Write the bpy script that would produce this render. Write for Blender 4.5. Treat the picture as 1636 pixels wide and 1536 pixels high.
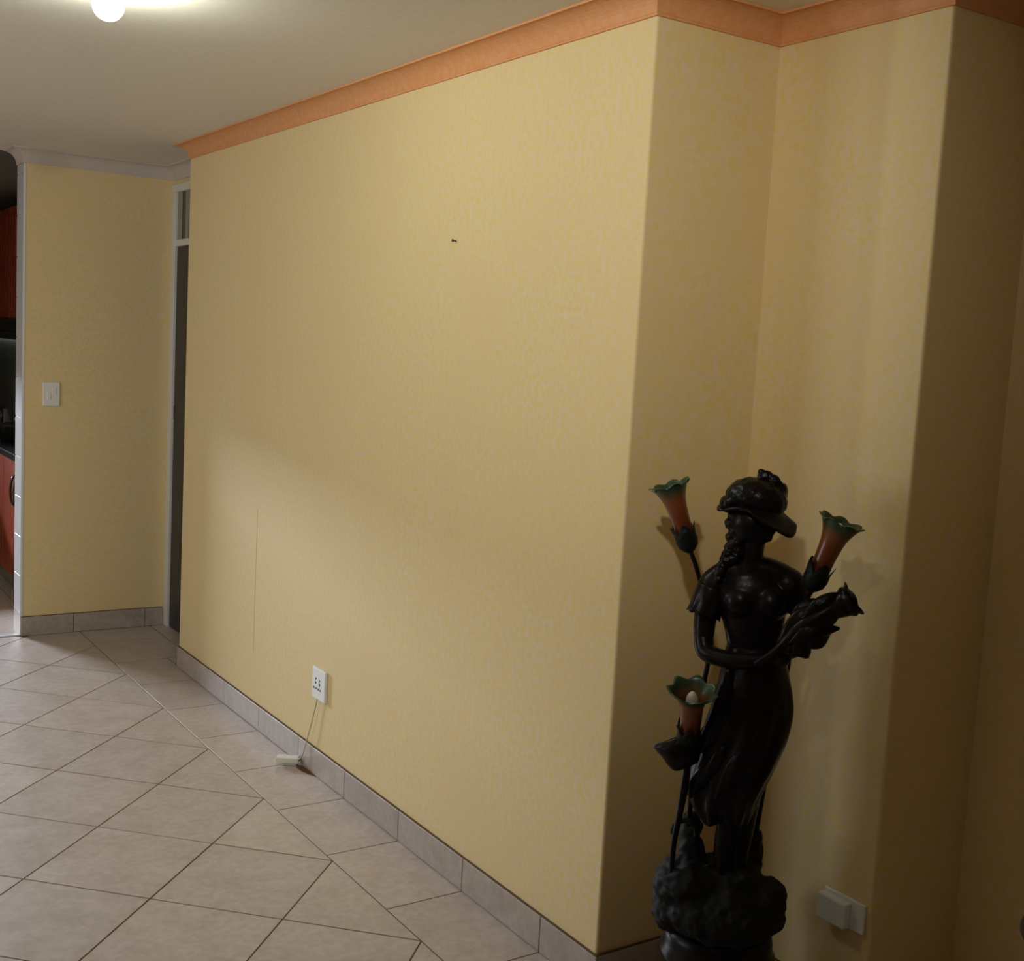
import bpy, bmesh, math, random
from mathutils import Vector, Matrix, noise

random.seed(7)
SC = bpy.context.scene
COL = SC.collection
for o in list(bpy.data.objects):
    bpy.data.objects.remove(o)

# ------------------------------------------------------------------ camera
CAM_POS = Vector((-1.8022, -2.4217, 1.5935))
YAW, PITCH, ROLL = math.radians(33.6515), math.radians(-6.3453), math.radians(3.0997)
FPX = 1914.2
_F = Vector((math.sin(YAW) * math.cos(PITCH), math.cos(YAW) * math.cos(PITCH), math.sin(PITCH)))
_R0 = Vector((math.cos(YAW), -math.sin(YAW), 0))
_U0 = _R0.cross(_F)
_R = _R0 * math.cos(ROLL) + _U0 * math.sin(ROLL)
_U = -_R0 * math.sin(ROLL) + _U0 * math.cos(ROLL)
cd = bpy.data.cameras.new('camera')
cam = bpy.data.objects.new('camera', cd)
COL.objects.link(cam)
M = Matrix((_R, _U, -_F)).transposed().to_4x4()
M.translation = CAM_POS
cam.matrix_world = M
cd.sensor_fit = 'HORIZONTAL'
cd.sensor_width = 36
cd.lens = FPX / 1636 * 36
cd.clip_start = 0.05
SC.camera = cam

# ------------------------------------------------------------------ world, exposure
W = bpy.data.worlds.new('world')
SC.world = W
W.use_nodes = True
W.node_tree.nodes['Background'].inputs[0].default_value = (0.55, 0.6, 0.7, 1)
W.node_tree.nodes['Background'].inputs[1].default_value = 0.05
SC.view_settings.view_transform = 'Standard'
SC.view_settings.look = 'None'
SC.view_settings.gamma = 1
SC.view_settings.use_curve_mapping = False
SC.view_settings.exposure = -0.22
LAMP_HALL = 220.0      # emission strength of the bulb in view
LAMP_ROOM = 84.0       # watts of the ceiling spotlight above the near part of the room
# daylight entering through the kitchen window
ld = bpy.data.lights.new('kitchen_window_daylight', 'AREA')
ld.shape = 'RECTANGLE'
ld.size, ld.size_y = 1.15, 0.10
ld.energy = 400
ld.color = (0.80, 0.88, 1.0)
lo = bpy.data.objects.new('kitchen_window_daylight', ld)
COL.objects.link(lo)
lo.location = (-1.75, 7.6, 1.70)
lo.rotation_euler = (math.radians(-90), 0, 0)
# added fill light at an assumed window in the unseen left wall
l2 = bpy.data.lights.new('room_fill_light', 'AREA')
l2.shape = 'RECTANGLE'
l2.size, l2.size_y = 1.3, 1.1
l2.energy = 34
l2.color = (0.84, 0.92, 1.0)
lo2 = bpy.data.objects.new('room_fill_light', l2)
COL.objects.link(lo2)
lo2.location = (-3.48, 1.7, 1.5)
lo2.rotation_euler = (0, math.radians(-90), 0)

# ------------------------------------------------------------------ room numbers (metres)
Y_NEAR, Y_END, Y_FAR = -0.209, 3.06, 3.894      # main wall near corner, far end, wall with the switch
X_ALC, Y_ALC, X_THIRD = 0.396, -0.7125, 0.714   # stepped walls on the right
X_DOOR = 0.196
X_JAMB = -0.546
X_LEFT, Y_BACK = -3.4, -5.6
Y_KIT = 6.2
H = 2.425
TILE, DG, BW = 0.40, 0.5602, 0.2555
J0, N0 = 0.0236, 0.2187                         # joint offset of border tiles, node offset of diagonal tiles
BB_H = 0.098

# ------------------------------------------------------------------ materials
def mat(name, col, rough=0.6, metal=0.0, spec=0.5, build=None):
    m = bpy.data.materials.new(name)
    m.use_nodes = True
    b = m.node_tree.nodes['Principled BSDF']
    b.inputs['Base Color'].default_value = (*col, 1)
    b.inputs['Roughness'].default_value = rough
    b.inputs['Metallic'].default_value = metal
    b.inputs['Specular IOR Level'].default_value = spec
    if build:
        build(m.node_tree, b)
    return m

def N(nt, t, **kw):
    n = nt.nodes.new(t)
    for k, v in kw.items():
        setattr(n, k, v)
    return n

def coords(nt, kind='pos'):
    if kind == 'pos':
        return N(nt, 'ShaderNodeNewGeometry').outputs['Position']
    return N(nt, 'ShaderNodeTexCoord').outputs[kind]

def noise_tex(nt, vec, scale, detail=3, rough=0.5):
    n = N(nt, 'ShaderNodeTexNoise')
    n.inputs['Scale'].default_value = scale
    n.inputs['Detail'].default_value = detail
    n.inputs['Roughness'].default_value = rough
    nt.links.new(vec, n.inputs['Vector'])
    return n

def ramp(nt, fac, stops):
    r = N(nt, 'ShaderNodeValToRGB')
    e = r.color_ramp.elements
    while len(e) < len(stops):
        e.new(0.5)
    for i, (p, c) in enumerate(stops):
        e[i].position = p
        e[i].color = (*c, 1)
    nt.links.new(fac, r.inputs['Fac'])
    return r.outputs['Color']

def mix(nt, fac, a, b, mode='MIX'):
    m = N(nt, 'ShaderNodeMix', data_type='RGBA', blend_type=mode)
    if isinstance(fac, float):
        m.inputs[0].default_value = fac
    else:
        nt.links.new(fac, m.inputs[0])
    for s, i in ((a, 6), (b, 7)):
        if isinstance(s, tuple):
            m.inputs[i].default_value = (*s, 1)
        else:
            nt.links.new(s, m.inputs[i])
    return m.outputs[2]

def bump(nt, b, h, strength, dist):
    bp = N(nt, 'ShaderNodeBump')
    bp.inputs['Strength'].default_value = strength
    bp.inputs['Distance'].default_value = dist
    nt.links.new(h, bp.inputs['Height'])
    nt.links.new(bp.outputs['Normal'], b.inputs['Normal'])

def mottled(c1, c2, s1, c3=None, bumpamt=0.08, s2=3.0):
    def f(nt, b):
        v = coords(nt)
        n1 = noise_tex(nt, v, s1, 2)
        c = ramp(nt, n1.outputs[0], [(0.36, c1), (0.64, c2)])
        n2 = noise_tex(nt, v, s2, 2)
        if c3:
            k = ramp(nt, n2.outputs[0], [(0.4, (0, 0, 0)), (0.7, (0.5, 0.5, 0.5))])
            c = mix(nt, k, c, c3)
        nt.links.new(c, b.inputs['Base Color'])
        n3 = noise_tex(nt, v, 220, 3)
        bump(nt, b, n3.outputs[0], bumpamt, 0.002)
    return f

M_WALL = mat('yellow_wall_paint', (0.8, 0.6, 0.25), 0.62, spec=0.3,
             build=mottled((0.79, 0.61, 0.25), (0.79, 0.63, 0.40), 55, (0.79, 0.60, 0.31)))
M_CORN = mat('orange_cornice_paint', (0.78, 0.36, 0.15), 0.55, spec=0.3,
             build=mottled((0.70, 0.31, 0.115), (0.72, 0.35, 0.165), 45))
M_CEIL = mat('ceiling_paint', (0.7, 0.66, 0.56), 0.8, spec=0.2,
             build=mottled((0.76, 0.71, 0.60), (0.79, 0.73, 0.66), 45))
M_CORNW = mat('off_white_cornice_paint', (0.66, 0.6, 0.52), 0.7, spec=0.2,
              build=mottled((0.60, 0.53, 0.45), (0.63, 0.55, 0.50), 45))

def tile_build(c1, c2, c3, gloss):
    def f(nt, b):
        v = coords(nt)
        oi = N(nt, 'ShaderNodeObjectInfo')
        add = N(nt, 'ShaderNodeVectorMath', operation='ADD')
        nt.links.new(v, add.inputs[0])
        nt.links.new(oi.outputs['Random'], add.inputs[1])
        n1 = noise_tex(nt, add.outputs[0], 9, 5, 0.6)
        n2 = noise_tex(nt, add.outputs[0], 42, 3)
        c = ramp(nt, n1.outputs[0], [(0.3, c1), (0.55, c2), (0.75, c3)])
        k = ramp(nt, n2.outputs[0], [(0.35, (0.90, 0.90, 0.90)), (0.65, (1.05, 1.04, 1.02))])
        c = mix(nt, 1.0, c, k, 'MULTIPLY')
        r = ramp(nt, oi.outputs['Random'], [(0, (0.93, 0.93, 0.93)), (1, (1.04, 1.03, 1.02))])
        c = mix(nt, 1.0, c, r, 'MULTIPLY')
        nt.links.new(c, b.inputs['Base Color'])
        rr = N(nt, 'ShaderNodeMapRange')
        rr.inputs[3].default_value = gloss - 0.06
        rr.inputs[4].default_value = gloss + 0.1
        nt.links.new(n1.outputs[0], rr.inputs[0])
        nt.links.new(rr.outputs[0], b.inputs['Roughness'])
        bump(nt, b, n2.outputs[0], 0.05, 0.003)
    return f

M_TILE = mat('floor_tile_ceramic', (0.5, 0.42, 0.35), 0.35, spec=0.4,
             build=tile_build((0.46, 0.385, 0.34), (0.52, 0.445, 0.405), (0.55, 0.475, 0.435), 0.36))
M_BASE = mat('baseboard_tile_ceramic', (0.48, 0.42, 0.37), 0.35, spec=0.4,
             build=tile_build((0.40, 0.335, 0.285), (0.46, 0.39, 0.345), (0.49, 0.42, 0.37), 0.36))
M_GROUT = mat('brown_grout', (0.14, 0.09, 0.05), 0.9, spec=0.1)
M_WHITE = mat('white_plastic', (0.80, 0.80, 0.78), 0.35)
M_SHADOWGAP = mat('dark_socket_hole', (0.03, 0.03, 0.03), 0.8)
M_FRAME = mat('white_gloss_frame_paint', (0.72, 0.70, 0.64), 0.4)
M_SASH = mat('grey_sash_paint', (0.30, 0.28, 0.25), 0.5)
M_DOOR = mat('near_black_door', (0.018, 0.016, 0.022), 0.4)  # near-black, on the door leaf and the wall behind it
M_GLASSD = mat('dark_pane_glass', (0.012, 0.012, 0.014), 0.08)
M_JTILE = mat('white_glazed_jamb_tile', (0.74, 0.74, 0.76), 0.22)
M_JGROUT = mat('white_grout', (0.82, 0.82, 0.84), 0.7)
M_CORD = mat('grey_white_cord', (0.50, 0.46, 0.36), 0.5)
M_ADAPT = mat('cream_white_plastic', (0.72, 0.70, 0.62), 0.4)
M_MARK = mat('brown_mark_colour', (0.16, 0.075, 0.035), 0.9, spec=0.1)
M_NAIL = mat('dull_steel', (0.10, 0.09, 0.07), 0.5, metal=0.6)

def bronze(nt, b):
    v = coords(nt, 'Object')
    n1 = noise_tex(nt, v, 25, 4)
    c = ramp(nt, n1.outputs[0], [(0.3, (0.004, 0.0033, 0.004)), (0.55, (0.008, 0.0055, 0.0055)), (0.75, (0.015, 0.008, 0.006))])
    nt.links.new(c, b.inputs['Base Color'])
    n2 = noise_tex(nt, v, 140, 3)
    bump(nt, b, n2.outputs[0], 0.12, 0.003)
M_BRONZE = mat('dark_bronze_patina', (0.014, 0.011, 0.010), 0.30, metal=0.0, spec=0.15, build=bronze)

def rockm(nt, b):
    v = coords(nt, 'Object')
    n1 = noise_tex(nt, v, 18, 5)
    c = ramp(nt, n1.outputs[0], [(0.3, (0.008, 0.008, 0.008)), (0.6, (0.020, 0.020, 0.018)), (0.8, (0.034, 0.032, 0.026))])
    nt.links.new(c, b.inputs['Base Color'])
    n2 = noise_tex(nt, v, 60, 5)
    bump(nt, b, n2.outputs[0], 0.5, 0.006)
M_ROCK = mat('dark_rock_finish', (0.02, 0.02, 0.018), 0.7, spec=0.12, build=rockm)

def glassflower(nt, b):
    a = N(nt, 'ShaderNodeAttribute', attribute_name='along')
    v = coords(nt, 'Object')
    n1 = noise_tex(nt, v, 40, 2)
    m = N(nt, 'ShaderNodeMath', operation='MULTIPLY_ADD')
    nt.links.new(n1.outputs[0], m.inputs[0])
    m.inputs[1].default_value = 0.10
    nt.links.new(a.outputs['Fac'], m.inputs[2])
    c = ramp(nt, m.outputs[0], [(0.10, (0.06, 0.012, 0.006)), (0.38, (0.16, 0.034, 0.009)), (0.62, (0.19, 0.060, 0.014)),
                                (0.78, (0.028, 0.052, 0.02)), (1.0, (0.042, 0.085, 0.038))])
    nt.links.new(c, b.inputs['Base Color'])
M_FLOWER = mat('painted_glass_orange_green', (0.3, 0.1, 0.03), 0.28, build=glassflower)
M_CALYX = mat('dark_green_bronze', (0.007, 0.009, 0.006), 0.5, spec=0.15)
M_BULB = mat('frosted_bulb_glass', (0.78, 0.72, 0.58), 0.12)

def emis(name, col, s):
    m = bpy.data.materials.new(name)
    m.use_nodes = True
    nt = m.node_tree
    nt.nodes.remove(nt.nodes['Principled BSDF'])
    e = N(nt, 'ShaderNodeEmission')
    e.inputs[0].default_value = (*col, 1)
    e.inputs[1].default_value = s
    nt.links.new(e.outputs[0], nt.nodes['Material Output'].inputs[0])
    return m
M_GLOW1 = emis('lit_lamp_globe', (0.93, 1.0, 0.90), LAMP_HALL)
M_GLOW2 = emis('lit_spot_glass', (1.0, 0.97, 0.86), 6.0)

def redwood(nt, b):
    v = coords(nt)
    mp = N(nt, 'ShaderNodeMapping')
    mp.inputs['Scale'].default_value = (14, 14, 1.2)
    nt.links.new(v, mp.inputs[0])
    n1 = noise_tex(nt, mp.outputs[0], 3, 4)
    c = ramp(nt, n1.outputs[0], [(0.3, (0.20, 0.030, 0.014)), (0.7, (0.34, 0.060, 0.026))])
    nt.links.new(c, b.inputs['Base Color'])
M_RED = mat('red_cherry_wood', (0.28, 0.05, 0.02), 0.35, build=redwood)
M_GRANITE = mat('black_granite', (0.02, 0.02, 0.022), 0.2)
M_BLACK = mat('black_enamel', (0.012, 0.012, 0.012), 0.25)
M_STEEL = mat('brushed_steel', (0.5, 0.5, 0.5), 0.35, metal=1.0)
M_SPLASH = mat('grey_green_splash_tile', (0.33, 0.36, 0.34), 0.3,
               build=mottled((0.30, 0.34, 0.32), (0.37, 0.39, 0.37), 30, None, 0.02))
M_PLINTH = mat('grey_plinth', (0.16, 0.15, 0.13), 0.6)
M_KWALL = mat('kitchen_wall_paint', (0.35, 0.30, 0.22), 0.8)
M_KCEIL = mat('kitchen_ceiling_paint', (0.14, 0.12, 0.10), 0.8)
def darkwood(nt, b):
    v = coords(nt)
    n1 = noise_tex(nt, v, 30, 4)
    c = ramp(nt, n1.outputs[0], [(0.3, (0.016, 0.008, 0.005)), (0.7, (0.035, 0.014, 0.008))])
    nt.links.new(c, b.inputs['Base Color'])
M_DWOOD = mat('dark_table_wood', (0.03, 0.012, 0.008), 0.3, build=darkwood)

# ------------------------------------------------------------------ mesh helpers
def obj(name, me, m=None, parent=None, smooth=False):
    o = bpy.data.objects.new(name, me)
    COL.objects.link(o)
    if m is not None and not me.materials:
        me.materials.append(m)
    if smooth:
        me.polygons.foreach_set('use_smooth', [True] * len(me.polygons))
    if parent is not None:
        o.parent = parent
    return o

def empty(name, loc=(0, 0, 0), rz=0):
    o = bpy.data.objects.new(name, None)
    o.empty_display_size = 0.05
    COL.objects.link(o)
    o.location = loc
    o.rotation_euler = (0, 0, rz)
    return o

def tag(o, label, cat, group=None):
    o['label'] = label
    o['category'] = cat
    if group:
        o['group'] = group
    return o

def structure(o):
    o['kind'] = 'structure'
    return o

def tomesh(bm, name):
    bmesh.ops.recalc_face_normals(bm, faces=bm.faces)
    me = bpy.data.meshes.new(name)
    bm.to_mesh(me)
    bm.free()
    return me

def box_into(bm, lo_, hi_, bev=0.0, seg=2):
    c = [(a + b) / 2 for a, b in zip(lo_, hi_)]
    s = [abs(b - a) for a, b in zip(lo_, hi_)]
    t = bmesh.new()
    bmesh.ops.create_cube(t, size=1)
    for v in t.verts:
        v.co = Vector((v.co.x * s[0] + c[0], v.co.y * s[1] + c[1], v.co.z * s[2] + c[2]))
    if bev:
        bmesh.ops.bevel(t, geom=list(t.edges), offset=bev, segments=seg, affect='EDGES', profile=0.5)
    join(bm, t)

def join(bm, t):
    me = bpy.data.meshes.new('tmp')
    t.to_mesh(me)
    t.free()
    bm.from_mesh(me)
    bpy.data.meshes.remove(me)

def box(name, lo_, hi_, m, parent=None, bev=0.0, seg=2):
    bm = bmesh.new()
    box_into(bm, lo_, hi_, bev, seg)
    return obj(name, tomesh(bm, name), m, parent)

def lathe(bm, prof, seg=32, cx=0, cy=0):
    rings = []
    for r, z in prof:
        if r < 1e-6:
            rings.append([bm.verts.new((cx, cy, z))])
        else:
            rings.append([bm.verts.new((cx + r * math.cos(2 * math.pi * i / seg), cy + r * math.sin(2 * math.pi * i / seg), z)) for i in range(seg)])
    for a, b in zip(rings, rings[1:]):
        for i in range(seg):
            j = (i + 1) % seg
            if len(a) == 1 and len(b) > 1:
                bm.faces.new((a[0], b[i], b[j]))
            elif len(b) == 1 and len(a) > 1:
                bm.faces.new((a[i], a[j], b[0]))
            elif len(a) > 1:
                bm.faces.new((a[i], a[j], b[j], b[i]))
    return rings

def catmull(pts, n=6):
    """pts: list of tuples of any length -> interpolated list"""
    P = [Vector(p) if len(p) <= 3 else p for p in pts]
    P = [tuple(p) for p in P]
    out = []
    for i in range(len(P) - 1):
        p0, p1, p2, p3 = P[max(i - 1, 0)], P[i], P[i + 1], P[min(i + 2, len(P) - 1)]
        for k in range(n):
            t = k / n
            out.append(tuple(0.5 * ((2 * b) + (-a + c) * t + (2 * a - 5 * b + 4 * c - d) * t * t + (-a + 3 * b - 3 * c + d) * t ** 3)
                             for a, b, c, d in zip(p0, p1, p2, p3)))
    out.append(P[-1])
    return out

def tube(bm, pts, rad, seg=10, cap=True):
    """pts: Vectors; rad: number or list"""
    n = len(pts)
    P = [Vector(p) for p in pts]
    R = rad if isinstance(rad, (list, tuple)) else [rad] * n
    up = Vector((0.13, 0.27, 0.95)).normalized()
    rings = []
    for i in range(n):
        t = (P[min(i + 1, n - 1)] - P[max(i - 1, 0)])
        if t.length < 1e-9:
            t = Vector((0, 0, 1))
        t.normalize()
        x = up.cross(t)
        if x.length < 0.05:
            x = Vector((1, 0, 0)).cross(t)
        x.normalize()
        y = t.cross(x)
        up = y.cross(t) * 0 + up
        rings.append([bm.verts.new(P[i] + (x * math.cos(2 * math.pi * k / seg) + y * math.sin(2 * math.pi * k / seg)) * R[i]) for k in range(seg)])
    for a, b in zip(rings, rings[1:]):
        for k in range(seg):
            j = (k + 1) % seg
            bm.faces.new((a[k], a[j], b[j], b[k]))
    if cap:
        bm.faces.new(rings[0])
        bm.faces.new(rings[-1])

def ellipsoid(bm, c, r, rot=None, seg=20):
    t = bmesh.new()
    bmesh.ops.create_uvsphere(t, u_segments=seg, v_segments=max(8, seg // 2), radius=1)
    Rm = rot if rot is not None else Matrix.Identity(3)
    for v in t.verts:
        v.co = Rm @ Vector((v.co.x * r[0], v.co.y * r[1], v.co.z * r[2])) + Vector(c)
    join(bm, t)

def remesh(bm, name, voxel, smooth_it=6, fac=0.5):
    """fuse overlapping closed shells into one continuous surface"""
    me = tomesh(bm, name + '_src')
    o = bpy.data.objects.new('tmp_remesh', me)
    COL.objects.link(o)
    r = o.modifiers.new('r', 'REMESH')
    r.mode = 'VOXEL'
    r.voxel_size = voxel
    if smooth_it:
        s = o.modifiers.new('s', 'SMOOTH')
        s.iterations = smooth_it
        s.factor = fac
    dg = bpy.context.evaluated_depsgraph_get()
    out = bpy.data.meshes.new_from_object(o.evaluated_get(dg))
    out.name = name
    bpy.data.objects.remove(o)
    bpy.data.meshes.remove(me)
    return out

def clip(poly, inside, inter):
    out = []
    for i in range(len(poly)):
        a, b = poly[i], poly[(i + 1) % len(poly)]
        ia, ib = inside(a), inside(b)
        if ia:
            out.append(a)
        if ia != ib:
            out.append(inter(a, b))
    return out

def clip_rect(poly, x0, x1, y0, y1):
    for ax, val, sgn in ((0, x0, 1), (0, x1, -1), (1, y0, 1), (1, y1, -1)):
        if len(poly) < 3:
            return []
        def ins(p):
            return (p[ax] - val) * sgn >= -1e-9
        def itr(a, b):
            t = (val - a[ax]) / (b[ax] - a[ax])
            return (a[0] + (b[0] - a[0]) * t, a[1] + (b[1] - a[1]) * t)
        poly = clip(poly, ins, itr)
    # drop duplicates
    res = []
    for p in poly:
        if not res or (abs(p[0] - res[-1][0]) + abs(p[1] - res[-1][1])) > 1e-5:
            res.append(p)
    if len(res) > 2 and abs(res[0][0] - res[-1][0]) + abs(res[0][1] - res[-1][1]) < 1e-5:
        res.pop()
    return res

def area(p):
    return 0.5 * sum(a[0] * b[1] - b[0] * a[1] for a, b in zip(p, p[1:] + p[:1]))

def inset(poly, d):
    if area(poly) < 0:
        poly = poly[::-1]
    n = len(poly)
    out = []
    for i in range(n):
        p0, p1, p2 = Vector(poly[i - 1]), Vector(poly[i]), Vector(poly[(i + 1) % n])
        e1, e2 = (p1 - p0).normalized(), (p2 - p1).normalized()
        n1, n2 = Vector((-e1.y, e1.x)), Vector((-e2.y, e2.x))
        k = 1 + n1.dot(n2)
        if k < 0.15:
            k = 0.15
        q = p1 + (n1 + n2) * (d / k)
        out.append((q.x, q.y))
    return out

def slab_mesh(poly, z0, z1, gap=0.0022, bev=0.0007, name='slab', origin=(0, 0)):
    a = inset(poly, gap)
    b = inset(poly, gap + bev)
    bm = bmesh.new()
    o = origin
    v0 = [bm.verts.new((p[0] - o[0], p[1] - o[1], z0)) for p in a]
    v1 = [bm.verts.new((p[0] - o[0], p[1] - o[1], z1 - bev)) for p in a]
    v2 = [bm.verts.new((p[0] - o[0], p[1] - o[1], z1)) for p in b]
    n = len(a)
    for i in range(n):
        j = (i + 1) % n
        bm.faces.new((v0[i], v0[j], v1[j], v1[i]))
        bm.faces.new((v1[i], v1[j], v2[j], v2[i]))
    bm.faces.new(v2)
    bm.faces.new(v0[::-1])
    return tomesh(bm, name)

# ------------------------------------------------------------------ floor
floor = structure(box('floor', (X_LEFT - 0.15, Y_BACK - 0.15, -0.10), (1.0, 8.55, -0.0014), M_GROUT))
ZT0, ZT1 = -0.006, 0.0
full = None
m0, m1 = -23, 14
hd = DG / 2
for n_ in range(0, 13):
    for m_ in range(m0, m1):
        if (n_ + m_) % 2 == 0:
            continue
        cx_, cy_ = -BW - n_ * hd, N0 + m_ * hd
        sq = [(cx_ + hd, cy_), (cx_, cy_ + hd), (cx_ - hd, cy_), (cx_, cy_ - hd)]
        c = clip_rect(sq, X_LEFT, -BW, Y_BACK, Y_FAR)
        if len(c) < 3 or abs(area(c)) < 0.004:
            continue
        if abs(area(c) - area(sq)) < 1e-4:
            if full is None:
                full = slab_mesh([(hd, 0), (0, hd), (-hd, 0), (0, -hd)], ZT0, ZT1, name='floor_tile')
            t = obj('floor_tile', full, M_TILE, floor)
            t.location = (cx_, cy_, random.uniform(-0.0004, 0.0004))
        else:
            obj('floor_tile', slab_mesh(c, ZT0, ZT1, name='floor_tile_cut'), M_TILE, floor)
bt = None
for k in range(-15, 10):
    y0, y1 = J0 + k * TILE, J0 + (k + 1) * TILE
    y1c = min(y1, Y_FAR)
    y0c = max(y0, Y_BACK)
    if y1c - y0c < 0.03:
        continue
    x1 = 0.0 if y0 < Y_END - 0.1 else 0.111
    if x1 == 0.0 and y1c - y0c > 0.399:
        if bt is None:
            bt = slab_mesh([(-BW, 0), (0, 0), (0, TILE), (-BW, TILE)], ZT0, ZT1, bev=0.0003, name='border_tile')
        t = obj('border_tile', bt, M_TILE, floor)
        t.location = (0, y0, -0.0010)
    else:
        obj('border_tile', slab_mesh([(-BW, y0c), (x1, y0c), (x1, y1c), (-BW, y1c)], ZT0, ZT1 - 0.0007, bev=0.0003, name='border_tile_cut'), M_TILE, floor)
obj('border_tile', slab_mesh([(0.0, Y_END), (0.111, Y_END), (0.111, J0 + 8 * TILE), (0.0, J0 + 8 * TILE)], ZT0, ZT1 - 0.0007, name='border_tile_cut'), M_TILE, floor)
obj('border_tile', slab_mesh([(0.111, Y_END), (0.30, Y_END), (0.30, Y_FAR), (0.111, Y_FAR)], ZT0, ZT1, name='border_tile_cut'), M_TILE, floor)
# floor inside the stepped recesses
for (xa, xb, ya, yb) in ((0, X_ALC, Y_ALC, Y_NEAR), (0, X_THIRD, -1.12, Y_ALC), (0, X_THIRD, -1.52, -1.12), (0, X_THIRD, -1.92, -1.52),
                         (0, X_THIRD, -2.32, -1.92), (0, X_THIRD, -2.72, -2.32), (0, X_THIRD, -3.12, -2.72), (0, X_THIRD, -3.6, -3.12), (0, X_THIRD, Y_BACK, -3.6)):
    obj('border_tile', slab_mesh([(xa, ya), (xb, ya), (xb, yb), (xa, yb)], ZT0, ZT1, name='recess_tile'), M_TILE, floor)
# kitchen floor
kt = slab_mesh([(0, 0), (TILE, 0), (TILE, TILE), (0, TILE)], ZT0, ZT1, name='kitchen_tile')
for i in range(7):
    for j in range(6):
        t = obj('kitchen_floor_tile', kt, M_TILE, floor)
        t.location = (-0.42 - (i + 1) * TILE, 3.97 + j * TILE - 0.02, 0)
for j in range(6):
    t = obj('kitchen_floor_tile', kt, M_TILE, floor)
    t.location = (-0.42, 3.97 + j * TILE - 0.02, 0)
# brown mark at the foot of the baseboard
bm = bmesh.new()
vs = [(-0.010, 1.455), (-0.024, 1.49), (-0.034, 1.53), (-0.036, 1.57), (-0.022, 1.59), (-0.010, 1.575)]
top = [bm.verts.new((x, y, 0.0012)) for x, y in vs]
bot = [bm.verts.new((x, y, -0.001)) for x, y in vs]
bm.faces.new(top)
for i in range(len(vs)):
    j = (i + 1) % len(vs)
    bm.faces.new((top[i], top[j], bot[j], bot[i]))
obj('brown_mark', tomesh(bm, 'brown_mark'), M_MARK, floor)

# ------------------------------------------------------------------ walls
def wall_block(name, x0, x1, y0, y1, m=M_WALL, z1=H, z0=0.0, round_edges=()):
    """box with chosen vertical edges rounded; round_edges = [(x, y), ...]"""
    bm = bmesh.new()
    box_into(bm, (x0, y0, z0), (x1, y1, z1))
    es = [e for e in bm.edges if abs(e.verts[0].co.z - e.verts[1].co.z) > 0.01 and
          any(abs(e.verts[0].co.x - x) < 1e-4 and abs(e.verts[0].co.y - y) < 1e-4 for x, y in round_edges)]
    if es:
        bmesh.ops.bevel(bm, geom=es, offset=0.007, segments=4, affect='EDGES', profile=0.5)
    return structure(obj(name, tomesh(bm, name), m))

wall_right = wall_block('wall_right', 0, 1.0, Y_NEAR, Y_END, round_edges=[(0, Y_NEAR), (0, Y_END)])
wall_alcove = wall_block('wall_alcove', X_ALC, 1.0, Y_ALC, Y_NEAR, round_edges=[(X_ALC, Y_ALC)])
wall_near = wall_block('wall_near', X_THIRD, 1.0, Y_BACK, Y_ALC)
wall_far = wall_block('wall_far', X_JAMB + 0.008, 0.36, Y_FAR, Y_FAR + 0.16)
wall_far_l = wall_block('wall_far_left', X_LEFT, -1.95, Y_FAR, Y_FAR + 0.16)
W0, W1, WM = 1.0, 2.4, 1.7       # window added in the unseen left wall for the fill light
wall_left = wall_block('wall_left', X_LEFT - 0.15, X_LEFT, W1, Y_KIT + 0.2)
wall_block('wall_left_near', X_LEFT - 0.15, X_LEFT, Y_BACK, W0)
wall_block('wall_left_sill', X_LEFT - 0.15, X_LEFT, W0, W1, z1=0.9)
wall_block('wall_left_head', X_LEFT - 0.15, X_LEFT, W0, W1, z0=2.1)
win2 = structure(empty('added_window', (X_LEFT, WM, 0.9)))
for (lo_, hi_) in (((X_LEFT - .06, W0, 0.9), (X_LEFT - .02, W1, 0.95)), ((X_LEFT - .06, W0, 2.05), (X_LEFT - .02, W1, 2.1)),
                   ((X_LEFT - .06, W0, 0.95), (X_LEFT - .02, W0 + .05, 2.05)), ((X_LEFT - .06, W1 - .05, 0.95), (X_LEFT - .02, W1, 2.05)),
                   ((X_LEFT - .06, WM - .02, 0.95), (X_LEFT - .02, WM + .02, 2.05))):
    o = box('window_frame', lo_, hi_, M_FRAME)
    o.parent = win2
    o.matrix_parent_inverse = Matrix.Translation(Vector(win2.location)).inverted()
wall_back = wall_block('wall_back', X_LEFT - 0.15, 1.0, Y_BACK - 0.15, Y_BACK)
# faint plastered-over chase on the main wall
bm = bmesh.new()
box_into(bm, (-0.0012, 2.121, 0.30), (0.004, 2.133, 0.89), 0.0006, 1)
obj('plaster_ridge', tomesh(bm, 'plaster_ridge'), M_WALL, wall_right)
ceil = structure(box('ceiling', (X_LEFT - 0.15, Y_BACK - 0.15, H), (1.0, Y_FAR + 0.16, H + 0.1), M_CEIL))

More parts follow.
